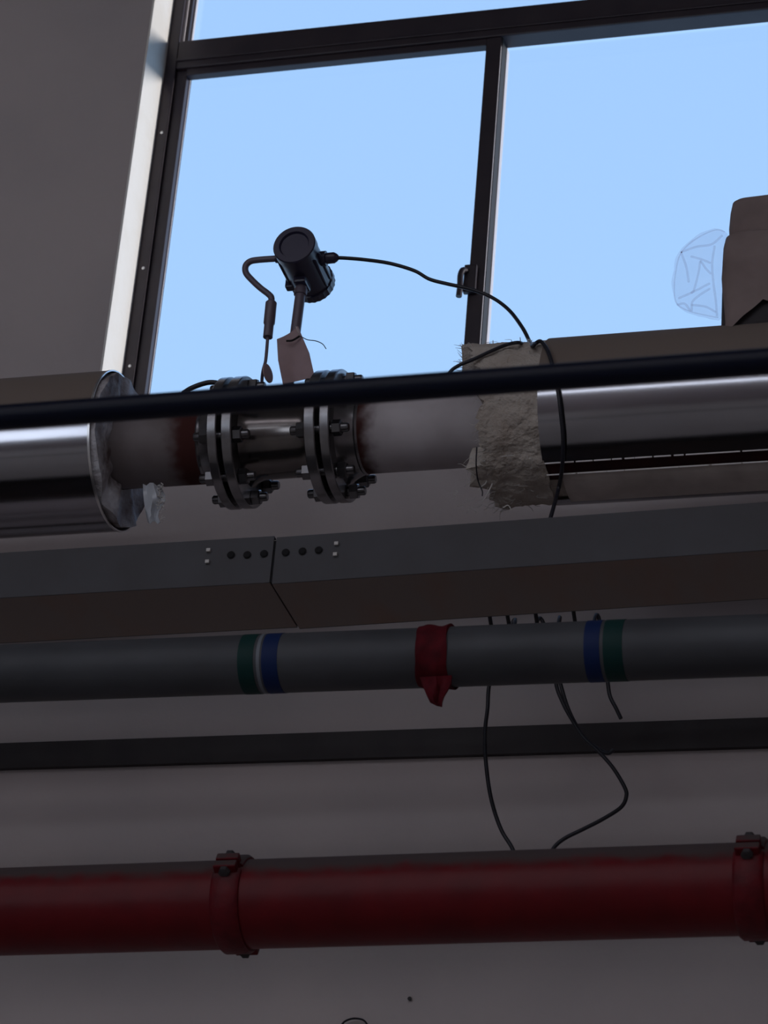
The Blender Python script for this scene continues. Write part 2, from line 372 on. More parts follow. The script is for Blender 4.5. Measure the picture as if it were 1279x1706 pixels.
def bolt_mesh(name, parent, xa, xb, ang, m='bolt'):
    c = Vector(((xa+xb)/2, AY+math.cos(ang)*BC, AZ+math.sin(ang)*BC)); L = xb-xa
    key = (name, round(L, 3))
    if key not in bolt_src:
        b = NB(); lathe(b, c-Vector((L/2+0.034, 0, 0)), (1, 0, 0), [(0, 0.008), (0.003, 0.010), (L+0.065, 0.010), (L+0.068, 0.008)], 14); s = obj('bolt', b, m, parent, smooth=40)
        for v in s.data.vertices: v.co -= (c-parent_world(parent))
        s.location = c-parent_world(parent)
        b = NB(); lathe(b, (0, 0, 0), (1, 0, 0), [(0, 0.016), (0.001, 0.0175), (0.017, 0.0175), (0.019, 0.015)], 6)
        bmesh.ops.recalc_face_normals(b, faces=b.faces); me = D.meshes.new('nut'); b.to_mesh(me); b.free(); me.materials.append(MT[m])
        bolt_src[key] = (s, me)
    else:
        s = instance(bolt_src[key][0], 'bolt', parent, c)
    me = bolt_src[key][1]
    for dx in (-L/2-0.019, L/2):
        n = D.objects.new('nut', me); C.objects.link(n); n.parent = s; n.location = (dx, 0, 0); n.rotation_euler = (ang*1.7+dx*9, 0, 0)
    return s
def steel_pipe(name, label, x_far, x_weld, x_face, sgn):
    t = thing(name, label, 'pipe', ((x_far+x_face)/2, AY, AZ-RF), 'bare steam pipe runs')
    b = NB(); lathe(b, (x_far, AY, AZ), (1, 0, 0), sorted([(0, RP), (x_weld-x_far, RP)]), 64); obj('pipe_run', b, 'pipe_left' if sgn > 0 else 'pipe', t, smooth=40)
    # weld-neck flange
    L = x_face-x_weld
    b = NB(); lathe(b, (x_weld, AY, AZ), (1, 0, 0), [(0, RP), (sgn*0.004, RP+0.003), (sgn*0.008, RP+0.001), (L*0.55, 0.098), (L-sgn*0.0215, 0.106), (L-sgn*0.021, RF-0.002), (L-sgn*0.019, RF), (L-sgn*0.002, RF), (L, RF-0.002), (L, 0.02)], 72)
    obj('weld_neck_flange', b, 'flange', t, smooth=30)
    return t
lp = steel_pipe('steel_pipe', 'rusty grey steel pipe between left insulation and flow meter', RX0, F1a-0.045, F1b, 1)
rp = steel_pipe('steel_pipe', 'grey steel pipe between flow meter and torn mineral wool', RX1, F4b+0.04, F4a, -1)
for k in range(8):
    a = rad(22.5+45*k)
    bolt_mesh('a', lp, F1a, F2b, a)
    bolt_mesh('b', rp, F3a, F4b, a)

# the flow meter between them
mc = (F2a+F3b)/2
fm = thing('flow_meter', 'vortex flow meter with black transmitter head on a stem, bolted between flanges', 'flow meter', (mc, AY, AZ-RF))
b = NB(); lathe(b, (F2b, AY, AZ), (1, 0, 0), [(-0.004, 0.10), (0.0, 0.098), (0.012, 0.088), (0.03, 0.083), (F3a-F2b-0.03, 0.083), (F3a-F2b-0.012, 0.088), (F3a-F2b, 0.098), (F3a-F2b+0.004, 0.10)], 72); body = obj('meter_body', b, 'meter', fm, smooth=35)
for xa, xb in ((F2a, F2b), (F3a, F3b)):
    b = NB(); lathe(b, (xa, AY, AZ), (1, 0, 0), [(0, RF-0.002), (0.002, RF), (xb-xa-0.002, RF), (xb-xa, RF-0.002)], 72); obj('meter_flange', b, 'flange', fm, smooth=30)
for xa, xb in ((F1b, F2a), (F3b, F4a)):
    b = NB(); lathe(b, (xa, AY, AZ), (1, 0, 0), [(0, 0.104), (xb-xa, 0.104)], 48); obj('gasket', b, 'gasket', fm, smooth=30)
# boss, stem, head
sxp = P(489, 560, AY).x
ht = P(508, 452, AY)                                    # head centre
b = NB(); lathe(b, (sxp, AY, AZ+0.07), (0, 0, 1), [(0, 0.034), (0.03, 0.034), (0.036, 0.026), (0.055, 0.022), (0.06, 0.014)], 32); obj('stem_boss', b, 'meter', fm, smooth=35)
hx, hz = (P(492, 412, AY-0.08).x+P(521, 470, AY+0.08).x)/2, (P(492, 412, AY-0.08).z+P(521, 470, AY+0.08).z)/2
b = NB(); lathe(b, (sxp, AY, AZ+0.125), (hx-sxp, 0, hz-AZ-0.125), [(0, 0.0115), (hz-AZ-0.205, 0.0115), (hz-AZ-0.204, 0.0145), (hz-AZ-0.19, 0.0145), (hz-AZ-0.188, 0.0125), (hz-AZ-0.165, 0.0125)], 24); obj('stem', b, 'stem', fm, smooth=35)
b = NB(); RH = 0.047
lathe(b, (hx, AY-0.055, hz), (0, 1, 0), [(0, RH-0.003), (0.0, RH-0.001), (0.112, RH-0.001)], 48); head = obj('transmitter_head', b, 'head', fm, smooth=30)
b = NB(); lathe(b, (hx, AY-0.082, hz), (0, 1, 0), [(0.006, 0.0), (0.006, 0.031), (0.0, 0.034), (0.0, RH-0.001), (0.003, RH+0.001), (0.024, RH+0.001), (0.025, RH-0.002)], 48, close=False); obj('front_cap', b, 'head', head, smooth=30)
b = NB(); prof = [(0, RH-0.002), (0.001, RH+0.002), (0.022, RH+0.002), (0.026, RH-0.003), (0.027, 0.0)]
lathe(b, (hx, AY+0.057, hz), (0, 1, 0), prof, 48, close=False)
for v in b.verts:                                       # knurled rim
    r = Vector((v.co.x-hx, 0, v.co.z-hz))
    if r.length > RH: 
        k = round(math.atan2(r.z, r.x)/(2*PI)*48); v.co += r.normalized()*(0.0008 if k % 2 else -0.0006)
obj('rear_cap', b, 'head', head, smooth=20)
b = NB(); box(b, hx-0.014, hx+0.014, AY-0.024, AY+0.024, hz-RH-0.012, hz-RH+0.02); obj('head_neck', b, 'head', head, bevel=0.005)
for aa in (-8, -32, 188, 212):                           # long ridges cast along the barrel
    b = NB(); c0 = Vector((hx+math.cos(rad(aa))*RH, AY, hz+math.sin(rad(aa))*RH))
    lathe(b, c0-Vector((0, 0.05, 0)), (0, 1, 0), [(0, 0.001), (0.003, 0.0035), (0.1, 0.0035), (0.103, 0.001)], 10); obj('barrel_ridge', b, 'head', head, smooth=40)
b = NB(); box(b, hx-RH-0.004, hx-RH+0.016, AY+0.03, AY+0.05, hz-0.034, hz-0.008); obj('earth_lug', b, 'head', head, bevel=0.003)
b = NB(); lathe(b, (hx+RH-0.004, AY-0.015, hz+0.002), (1, 0, 0), [(0, 0.017), (0.012, 0.017), (0.013, 0.0125), (0.03, 0.0125), (0.036, 0.009), (0.04, 0.005)], 20); gl = obj('cable_gland', b, 'head', head, smooth=35)
gland_r = Vector((hx+RH+0.034, AY-0.015, hz+0.002))
b = NB(); lathe(b, (hx-RH+0.004, AY-0.03, hz+0.002), (-1, 0, 0), [(0, 0.013), (0.008, 0.013), (0.009, 0.010), (0.014, 0.010)], 20); obj('cable_gland', b, 'head', head, smooth=35)
# bent sensor tube and its sleeve
y = AY-0.03
b = NB(); tube(b, [Vector((hx-RH-0.004, y, hz+0.002)), P(430, 433, y), P(416, 436, y), P(409, 444, y), P(410, 455, y), P(420, 467, y), P(434, 480, y), P(447, 490, y), P(452, 497, y), P(451, 510, y)], 0.0072, 12); obj('sensor_tube', b, 'stem', fm, smooth=40)
b = NB(); a0, a1 = P(452, 501, y), P(446, 562, y); L = (a1-a0).length
lathe(b, a0, a1-a0, [(0, 0.0075), (0.006, 0.0125), (L*0.62, 0.0125), (L*0.66, 0.0105), (L, 0.0105)], 20); obj('tube_sleeve', b, 'stem', fm, smooth=35)
b = NB(); tube(b, [P(446, 560, y), P(444, 585, y), P(442, 603, y), P(438, 618, y), P(436, 640, AY-0.01), P(436, 690, AY)], 0.0038, 8); obj('probe_rod', b, 'stem', fm, smooth=40)
b = NB(); q = P(446, 622, AY-0.03)
lathe(b, q, (0.9, -0.25, 0.12), [(-0.0015, 0.018), (-0.001, 0.0195), (0.001, 0.0195), (0.0015, 0.018)], 28)
for v in b.verts: v.co.z = q.z+(v.co.z-q.z)*1.15
obj('probe_disc', b, 'paper', fm, smooth=35)
b = NB(); lathe(b, (P(436, 690, AY).x, AY, AZ+0.075), (0, 0, 1), [(0, 0.014), (0.03, 0.014), (0.032, 0.009), (0.05, 0.009)], 6); obj('probe_boss', b, 'meter', fm)
# bonding strap over the left flange pair
b = NB(); tube(b, [P(305, 655, AY-0.02), P(318, 647, AY-0.03), P(336, 640, AY-0.03), P(352, 637, AY-0.03), P(372, 640, AY-0.03), P(395, 646, AY-0.03), P(412, 660, AY-0.02)], 0.0055, 8)
tag(obj('bonding_wire', b, 'cable', smooth=50), 'black bonding wire arched over the flange beside the sensor tube', 'wire')

# paper tag on the stem
def sheet(name, m, rows, th, parent=None):
    b = NB(); n = len(rows[0]); top = [[b.verts.new(p) for p in r] for r in rows]; bot = [[b.verts.new(Vector(p)+Vector((0.1, 1, 0.1)).normalized()*th) for p in r] for r in rows]
    for g, fl in ((top, False), (bot, True)):
        for i in range(len(rows)-1):
            for j in range(n-1):
                q = [g[i][j], g[i][j+1], g[i+1][j+1], g[i+1][j]]; b.faces.new(q[::-1] if fl else q)
    rim = [(0, j) for j in range(n)]+[(i, n-1) for i in range(1, len(rows))]+[(len(rows)-1, j) for j in range(n-2, -1, -1)]+[(i, 0) for i in range(len(rows)-2, 0, -1)]
    for k in range(len(rim)):
        a, c = rim[k], rim[(k+1) % len(rim)]; b.faces.new((top[a[0]][a[1]], top[c[0]][c[1]], bot[c[0]][c[1]], bot[a[0]][a[1]]))
    return obj(name, b, m, parent, smooth=50)
def lerp(a, b, t): return a+(b-a)*t
ty = AY-0.030
tg = thing('paper_tag', 'pinkish blank paper tag tied to the flow meter stem', 'tag', P(490, 636, ty))
rows = []
for i in range(7):
    t = i/6; l = lerp(lerp(Vector((461, 565)), Vector((463, 600)), min(1, t*2)), Vector((471, 640)), max(0, t*2-1))
    r = lerp(lerp(Vector((496, 551)), Vector((515, 590)), min(1, t*2)), Vector((524, 628)), max(0, t*2-1))
    rows.append([P(lerp(l.x, r.x, j/6), lerp(l.y, r.y, j/6)-(8*(j/6)**3*(1-t)**2), ty+0.012*math.sin(PI*j/6)*(0.4+0.6*t)+0.010*t) for j in range(7)])
sheet('tag_sheet', 'paper', rows, 0.0012, tg)
b = NB(); tube(b, [P(477, 568, ty-0.003), P(487, 567, ty-0.004), P(499, 560, ty-0.003)], 0.0022, 6); obj('tag_slit', b, 'dark', tg)
b = NB(); tube(b, [P(500, 560, ty), P(496, 552, ty-0.01), P(493, 544, ty-0.014)], 0.0011, 6); obj('tie_wire', b, 'fibre', tg)
b = NB(); tube(b, [P(500, 560, ty), P(512, 566, ty+0.01), P(526, 568, ty+0.01), P(537, 573, ty+0.005), P(543, 581, ty)], 0.0010, 6); obj('tie_wire', b, 'cable', tg)

# ------------------------------------------------------------------ insulation left and right
def ring_shell(name, m, x0, x1, r, th, a0, a1, parent, na=72, nx=2, wob=0.0):
    """bent sheet: angle 0 faces the room, 90 is straight down"""
    b = NB(); o = []; inn = []
    for i in range(nx+1):
        x = lerp(x0, x1, i/nx); ro = []; ri = []
        for k in range(na+1):
            a = rad(lerp(a0, a1, k/na)); w_ = wob*noise.noise(Vector((x*3, math.cos(a)*2, math.sin(a)*2)))
            for L, rr in ((ro, r+w_), (ri, r-th+w_)): L.append(b.verts.new((x, AY-math.cos(a)*rr, AZ-math.sin(a)*rr)))
        o.append(ro); inn.append(ri)
    for i in range(nx):
        for k in range(na):
            b.faces.new((o[i][k], o[i][k+1], o[i+1][k+1], o[i+1][k])); b.faces.new((inn[i][k], inn[i+1][k], inn[i+1][k+1], inn[i][k+1]))
    for k in range(na):
        for i in (0, nx): b.faces.new((o[i][k], o[i][k+1], inn[i][k+1], inn[i][k]))
    for i in range(nx):
        for k in (0, na): b.faces.new((o[i][k], o[i+1][k], inn[i+1][k], inn[i][k]))
    return obj(name, b, m, parent, smooth=40)
def wool_ring(name, m, x0f, x1f, r0, r1, parent, amp=0.006, n=120, nx=14):
    """lumpy ring of wool; x0f, x1f give the end position for an angle in degrees (0 room side, 90 down)"""
    b = NB(); rings = []
    def prof(a):
        xa, xb = x0f(a), x1f(a); out = [(xa, r0)]
        for s in (0.3, 0.65): out.append((xa, lerp(r0, r1, s)))
        for i in range(nx+1): out.append((lerp(xa, xb, i/nx), r1))
        for s in (0.65, 0.3): out.append((xb, lerp(r0, r1, s)))
        out.append((xb, r0)); return out
    for k in range(n):
        a = 360*k/n; ar = rad(a); ring = []
        for i, (x, r) in enumerate(prof(a)):
            q = Vector((x*22, math.cos(ar)*r*30, math.sin(ar)*r*30)); d = noise.noise(q)*amp+noise.noise(q*2.7)*amp*0.6
            rr = r+(d if r > r0+0.005 else 0)
            ring.append(b.verts.new((x+(noise.noise(q+Vector((9, 4, 1)))*amp if 0 < i < 100 else 0), AY-math.cos(ar)*rr, AZ-math.sin(ar)*rr)))
        rings.append(ring)
    for k in range(n):
        p_, q_ = rings[k], rings[(k+1) % n]
        for i in range(len(p_)-1): b.faces.new((p_[i], p_[i+1], q_[i+1], q_[i]))
    return obj(name, b, m, parent, smooth=60)
LX = axis_x(197)                                         # jacket end, left run
li = thing('pipe_insulation', 'left insulation run in a dusty steel jacket, cut end facing the flow meter', 'insulation', ((RX0+LX)/2, AY, AZ-RJ))
ring_shell('steel_jacket', 'jacket', RX0, LX, RJ, 0.0022, 100, 462, li, 96, 24, 0.0012)
wool_ring('wool_core', 'wool', lambda a: RX0+0.5, lambda a: LX-0.02, RP+0.001, RW_-0.001, li, 0.001, 60, 4)
wool_ring('cut_wool_end', 'wool_face', lambda a: LX-0.02, lambda a: LX+0.012+0.012*noise.noise(Vector((a*0.05, 1, 2))), RP+0.001, RW_-0.004, li, 0.004, 120, 3)
b = NB(); lathe(b, (LX-0.005, AY, AZ), (1, 0, 0), [(0, RJ-0.0015), (0, RJ+0.0014), (0.005, RJ+0.0014), (0.005, RJ-0.0015), (0, RJ-0.0015)], 72, close=False); obj('jacket_rim', b, 'zinc', li, smooth=35)
# grey film flap hanging out of the cut end
rows = []
for i in range(8):
    t = i/7
    rows.append([P(lerp(238+8*t*t, 272-5*math.cos(t*8)-6*t*t, j/5), lerp(806, 870, t)+3*math.sin(j*1.9), AY-0.02+0.010*math.sin(j*1.5+t*3)) for j in range(6)])
sheet('film_flap', 'film', rows, 0.001, li)
b = NB()
for k in range(46):                                      # loose fibres round the flap
    t = random.random(); p0 = P(lerp(262, 272, random.random()), lerp(806, 872, t), AY-0.02)
    tube(b, [p0, p0+Vector((random.uniform(-.004, .006), random.uniform(-.004, .004), random.uniform(-.006, .004))), p0+Vector((random.uniform(-.006, .010), random.uniform(-.006, .006), random.uniform(-.010, .006)))], 0.0007, 4, 3)
o = obj('loose_fibre', b, 'fibre', li); o['kind'] = 'stuff'

RXS = axis_x(925)                                        # jacket start, right run
ri = thing('pipe_insulation', 'right insulation run with torn bare mineral wool and split steel jacket', 'insulation', ((RXS+RX1)/2, AY, AZ-RJ))
ring_shell('steel_jacket', 'jacket', RXS, RX1, RJ, 0.0022, 99, 419.5, ri, 96, 24, 0.0012)
ring_shell('jacket_flap', 'jacket_tan', RXS+0.035, RX1, RJ+0.003, 0.0022, 68, 101, ri, 16, 24, 0.0012)
ring_shell('seam_liner', 'liner', RXS+0.004, RX1, RJ-0.005, 0.002, 55, 75, ri, 10, 2, 0.0)
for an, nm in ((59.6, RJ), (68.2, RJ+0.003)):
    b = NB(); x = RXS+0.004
    while x < -0.3:                                      # pale broken pieces stand in for light caught on the seam edges
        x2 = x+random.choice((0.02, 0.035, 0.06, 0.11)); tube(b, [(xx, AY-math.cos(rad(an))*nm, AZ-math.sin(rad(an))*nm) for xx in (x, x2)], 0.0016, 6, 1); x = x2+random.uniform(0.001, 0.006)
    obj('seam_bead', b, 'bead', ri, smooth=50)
def wool_left(a):
    t = (a % 360); base = axis_x(828)
    up = max(0, math.cos(rad(t-270)))                    # 270 is straight up: the wool reaches further there
    return base-0.075*up**1.5+0.016*noise.noise(Vector((a*0.11, 3, 3)))+0.012*noise.noise(Vector((a*0.31, 7, 3)))-(0.03 if 60 < t < 78 else 0)
wool_ring('mineral_wool', 'wool', wool_left, lambda a: RXS+0.003, RP+0.002, RW_+0.001, ri, 0.007, 160, 18)
wool_ring('wool_core', 'wool', lambda a: RXS-0.003, lambda a: RX1-0.2, RP+0.002, RW_-0.005, ri, 0.001, 48, 3)
b = NB()
for k in range(240):                                     # frayed fibres along the torn edge
    a = random.uniform(0, 360); ar = rad(a); r = random.uniform(RP+0.03, RW_+0.004); x = wool_left(a)
    p0 = Vector((x+0.006, AY-math.cos(ar)*r, AZ-math.sin(ar)*r)); out = Vector((0, -math.cos(ar), -math.sin(ar)))
    l = random.uniform(0.008, 0.03)*(1.6 if random.random() < 0.1 else 1)
    p1 = p0+Vector((-l*0.6, random.uniform(-.01, .01), random.uniform(-.01, .01)))+out*random.uniform(-.002, .008)
    p2 = p1+Vector((-l*0.3, random.uniform(-.014, .014), random.uniform(-.014, .010)))+out*random.uniform(-.002, .008)
    tube(b, [p0, p1, p2], 0.0010, 4, 3, 0.3)
for k in range(150):
    x = random.uniform(axis_x(770), axis_x(905)); a = random.choice((270, 270, 90))+random.gauss(0, 16); ar = rad(a); out = Vector((0, -math.cos(ar), -math.sin(ar)))
    p0 = Vector((x, AY, AZ))+out*RW_; l = random.uniform(0.006, 0.018)
    tube(b, [p0, p0+out*l*0.4+Vector((random.uniform(-.01, .01), 0, 0)), p0+out*l*0.6+Vector((random.uniform(-.02, .02), random.uniform(-.006, .006), 0))], 0.0009, 4, 3, 0.4)
o = obj('loose_fibre', b, 'fibre', ri); o['kind'] = 'stuff'
# torn white scraps below the wool and two fibres sticking up
for pts in ([(779, 778), (783, 786), (790, 792), (799, 797)], [(811, 799), (808, 806), (800, 812), (797, 818)], [(820, 806), (812, 822), (803, 836)], [(838, 846), (846, 842), (852, 850)], [(866, 582), (867, 572), (866, 562)], [(820, 586), (821, 577), (821, 567)]):
    b = NB(); tube(b, [P(u, v, AY-0.05) for u, v in pts], 0.0016, 6, 5, 0.5); obj('wool_scrap', b, 'fibre', ri)
b = NB(); tube(b, [P(794, 745, AY-0.168), P(793, 775, AY-0.15), P(796, 800, AY-0.12), P(803, 818, AY-0.11), P(803, 826, AY-0.11)], 0.0014, 6, 6); obj('binding_wire', b, 'cable', ri)

# ------------------------------------------------------------------ wrapped valve and its plastic bag
VX0 = P(1200, 460, AY-0.11).x; VW = 0.30; VY = AY; vc = VX0+VW/2
zb = AZ+RJ-0.02; zt = P(1215, 331, AY-0.11).z; zm = P(1208, 392, AY-0.11).z
va = thing('wrapped_valve', 'brown cloth wrapped valve standing on the jacketed pipe beside clear bag', 'valve', (vc, VY, AZ+RJ))
def sq(a, hx_, hy_, n=9.0):
    c, s = math.cos(a), math.sin(a); return (math.copysign(abs(c)**(2/n), c)*hx_, math.copysign(abs(s)**(2/n), s)*hy_)
def wrap(name, m, levels, n=360, top=True, hem=None, amp=0.004):
    b = NB(); rings = []
    for i, (z, hx_, hy_) in enumerate(levels):
        ring = []
        for k in range(n):
            a = 2*PI*k/n; x, y_ = sq(a, hx_, hy_); zz = z
            if hem: zz = lerp(hem(x, y_), levels[-1][0], (z-levels[0][0])/(levels[-1][0]-levels[0][0])) if i < len(levels)*0.6 else z
            q = Vector((x*14, y_*14, zz*10)); d = noise.noise(q)*amp+noise.noise(q*2.3)*amp*0.5
            l = math.hypot(x, y_); ring.append(b.verts.new((vc+x*(1+d/l), VY+y_*(1+d/l), zz+noise.noise(q*1.3)*amp*0.5)))
        rings.append(ring)
    for p_, q_ in zip(rings, rings[1:]):
        for k in range(n): b.faces.new((p_[k], p_[(k+1) % n], q_[(k+1) % n], q_[k]))
    if top: b.faces.new(rings[-1])
    else: pass
    return obj(name, b, m, va, smooth=70)
h = VW/2
z500, z544 = P(1240, 500, AY-0.12).z, P(1240, 545, AY-0.12).z
def hem(x, y_):                                          # pointed corners of the wrap hang down
    u = (x+h)/(2*h); tips = [0.085, 0.62]; d = min(abs(u-t) for t in tips)
    return z544+min(0.068, d*2*h*0.95)
wrap('wrap_skirt', 'cloth', [(z544, h*0.97, 0.125), (lerp(z544, zm, .15), h*0.975, 0.127), (lerp(z544, zm, .3), h*0.985, 0.13), (lerp(z544, zm, .5), h, 0.132), (lerp(z544, zm, .7), h, 0.132), (lerp(z544, zm, .88), h*0.985, 0.13), (zm-0.006, h*0.965, 0.126), (zm, h*0.93, 0.12)], hem=hem)
wrap('wrap_cap', 'cloth', [(zm-0.008, h*0.90, 0.112), (zm+0.004, h*0.915, 0.118), (lerp(zm, zt, .3), h*0.925, 0.122), (lerp(zm, zt, .7), h*0.915, 0.121), (lerp(zm, zt, .93), h*0.89, 0.118), (zt, h*0.85, 0.112)])
b = NB(); lathe(b, (vc, VY, zb-0.03), (0, 0, 1), [(0, 0.10), (0.05, 0.105), (0.1, 0.11), (zm-zb, 0.11)], 40); obj('valve_body', b, 'angle', va, smooth=40)
b = NB(); bx0 = VX0+0.002
box(b, bx0, bx0+VW-0.01, VY-0.11, VY+0.11, AZ+0.13, zb+0.16); obj('valve_block', b, 'angle', va, bevel=0.012)
# bag
by = AY-0.03
out = [(1207, 386), (1192, 382), (1164, 395), (1134, 420), (1124, 455), (1122, 490), (1128, 509), (1150, 520), (1179, 527), (1200, 531), (1214, 500), (1216, 450)]
pts = [P(u, v, by) for u, v in out]; cc = P(1170, 458, by)
ang = sorted(((math.atan2(p.z-cc.z, p.x-cc.x), math.hypot(p.x-cc.x, p.z-cc.z)) for p in pts))
def rr_(a):
    L = ang+[(ang[0][0]+2*PI, ang[0][1])]; L = [(ang[-1][0]-2*PI, ang[-1][1])]+L
    for (a0, r0), (a1, r1) in zip(L, L[1:]):
        if a0 <= a <= a1: return lerp(r0, r1, (a-a0)/(a1-a0))
b = NB(); bmesh.ops.create_icosphere(b, subdivisions=4, radius=1.0)
for v in b.verts:
    d = v.co.normalized(); ph = math.atan2(d.z, d.x); s = math.hypot(d.x, d.z); r = rr_(ph)
    q = d*2.1+Vector((3, 1, 7)); cell = noise.voronoi(q, distance_metric='DISTANCE')[0]
    k = 1-0.13*(1-abs(2*noise.noise(d*2.3+Vector((5, 5, 2)))))**3*(1-s**6)-0.22*max(0, 0.5-(cell[1]-cell[0]))*(1-s**8)
    v.co = cc+Vector((math.cos(ph)*s*r*lerp(k, 1, 0.5), d.y*0.055*k+noise.noise(d*3)*0.007, math.sin(ph)*s*r*lerp(k, 1, 0.5)))
bag = tag(obj('plastic_bag', b, 'clear_film', smooth=14), 'crumpled clear plastic bag clinging to the cloth wrapped valve', 'bag')

for q in ([(1134, 420), (1143, 445), (1147, 470)], [(1134, 420), (1160, 411), (1185, 407), (1203, 392)], [(1150, 427), (1168, 432), (1183, 438)], [(1166, 436), (1163, 455), (1156, 482), (1152, 488)], [(1167, 435), (1176, 448), (1184, 456)],
          [(1130, 497), (1155, 486), (1182, 472)], [(1128, 508), (1140, 506), (1150, 518)], [(1152, 518), (1153, 503), (1166, 491), (1182, 481)], [(1152, 508), (1175, 511), (1192, 520)], [(1190, 410), (1186, 440), (1188, 470), (1192, 500), (1194, 526)],
          [(1207, 386), (1192, 383), (1164, 395), (1135, 420), (1125, 455), (1123, 490), (1129, 508), (1150, 519), (1179, 526), (1196, 529)]):
    b = NB(); edge = len(q) > 8
    tube(b, [P(u, v, by-(0 if edge else 0.035+0.01*math.sin(u*0.3))) for u, v in q], 0.0015 if edge else 0.0024, 8, 6); obj('film_crease', b, 'film_fold', bag, smooth=60)
# ------------------------------------------------------------------ cables of the flow meter
def cable(name, label, pts, r=0.0042, grp=None):
    b = NB(); tube(b, pts, r, 8, 8); return tag(obj(name, b, 'cable', smooth=60), label, 'cable', grp)
def on_cyl(u, v, rad_):                                 # where the sight line meets the insulation surface
    o = Vector((0, 0, CAMZ)); d = (P(u, v, 5)-o).normalized(); oy, oz = -AY, CAMZ-AZ
    A_ = d.y**2+d.z**2; B_ = oy*d.y+oz*d.z; C_ = oy*oy+oz*oz-rad_*rad_; disc = B_*B_-A_*C_
    t = (-B_-math.sqrt(max(disc, 0)))/A_; return o+d*t
cr_ = RJ+0.009
cable('signal_cable', 'black cable looping from the flow meter head over the wool and down the jacket',
      [gland_r-Vector((0.01, 0, 0)), P(575, 430, AY-0.01), P(610, 433, AY), P(650, 439, AY+0.01), P(690, 451, AY+0.01), P(715, 465, AY+0.01), P(745, 473, AY+0.01), P(785, 482, AY+0.01), P(820, 496, AY+0.01), P(848, 517, AY), P(870, 546, AY-0.03), P(882, 569, AY-0.05),
       on_cyl(887, 577, cr_), on_cyl(892, 572, cr_), on_cyl(901, 569, cr_), on_cyl(912, 584, cr_), on_cyl(921, 612, cr_), on_cyl(929, 650, cr_), on_cyl(934, 690, cr_), on_cyl(938, 735, cr_), on_cyl(936, 780, cr_+0.002), on_cyl(930, 815, cr_+0.004), P(921, 848, 5.15), P(912, 880, 5.13)])
cable('sensor_cable', 'short black cable lying slanted across the top of the torn wool',
      [P(880, 580, AY), on_cyl(866, 571, RJ+0.006), on_cyl(845, 574, RJ+0.006), on_cyl(820, 584, RJ+0.006), on_cyl(790, 598, RJ+0.006), on_cyl(762, 610, RJ+0.006), on_cyl(748, 622, RJ), on_cyl(738, 645, RJ-0.01)], 0.0038)

# ------------------------------------------------------------------ black conduit in front
def run_axis(u0, v0, u1, v1, Y):
    a, c = P(u0, v0, Y), P(u1, v1, Y); s = (c.z-a.z)/(c.x-a.x)
    return lambda x: Vector((x, Y, a.z+s*(x-a.x)))
ax = run_axis(0, 695.5, 1279, 602, 3.6)
b = NB(); A, B = ax(RX0), ax(RX1); L = (B-A).length
lathe(b, A, B-A, [(0, 0.0195), (L, 0.0195)], 40)
tag(obj('conduit', b, 'conduit', smooth=40), 'near black straight conduit crossing in front of the flanged pipe', 'conduit')

# ------------------------------------------------------------------ cable tray
TY0, TY1 = 5.0, 5.2
zt_b = P(452, 972, TY0).z
JX = P(455, 930, TY0).x
th = 0.0025
def tray(name, label, x0, x1, dz, slope, xr):
    t = thing(name, label, 'cable tray', ((x0+x1)/2, (TY0+TY1)/2, zt_b), 'cable tray lengths')
    def z(x): return zt_b+dz+slope*(x-xr)
    def slab(nm, m, y0, y1, h0, h1):
        b = NB(); vv = box(b, x0, x1, y0, y1, h0, h1)
        for v in b.verts: v.co.z += z(v.co.x)
        return obj(nm, b, m, t, bevel=0.0008)
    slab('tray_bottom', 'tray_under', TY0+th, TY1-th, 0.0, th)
    s = slab('tray_side', 'tray', TY0, TY0+th, 0, 0.105); slab('tray_side', 'tray', TY1-th, TY1, 0, 0.105)
    slab('tray_lip', 'tray', TY0+th, TY0+0.014, 0.1025, 0.105); slab('tray_lip', 'tray', TY1-0.014, TY1-th, 0.1025, 0.105)
    return t, s
zl = P(452, 888, TY0).z-zt_b
tl, tls = tray('cable_tray', 'dark grey cable tray length below the left insulation run', RX0, JX-0.0025, 0.0025, 0.004, JX)
tr, trs = tray('cable_tray', 'dark grey cable tray length below the right insulation run', JX+0.0025, RX1, -0.001, 0.016, JX)
b = NB(); box(b, JX-0.03, JX+0.03, TY0+0.003, TY0+0.005, zt_b+0.004, zt_b+0.098); box(b, JX-0.03, JX+0.03, TY0+0.005, TY1-0.005, zt_b+0.0055, zt_b+0.0075); obj('joint_gap_strip', b, 'dark', tr)  # near-black strip behind the joint, standing in for shade in the gap
def at_side(u, v): q = P(u, v, TY0); return Vector((q.x, TY0, q.z))
for i, (u, v) in enumerate(((385, 925), (412, 925), (440, 923), (476, 921), (504, 919), (531, 917))):
    q = at_side(u, v); b = NB(); lathe(b, q-Vector((0, 0.0015, 0)), (0, -1, 0), [(0, 0.008), (0.0015, 0.008), (0.003, 0.006)], 14); obj('joint_bolt', b, 'dark', tl if i < 3 else tr)
for i, (u, v) in enumerate(((348, 918), (346, 937), (561, 907), (559, 925))):
    q = at_side(u, v); b = NB(); box(b, q.x-0.004, q.x+0.004, TY0-0.006, TY0-0.0015, q.z-0.0035, q.z+0.0035); obj('hole_glint', b, 'fibre', tl if i < 2 else tr)  # pale blocks painted in for light showing through holes in the tray side

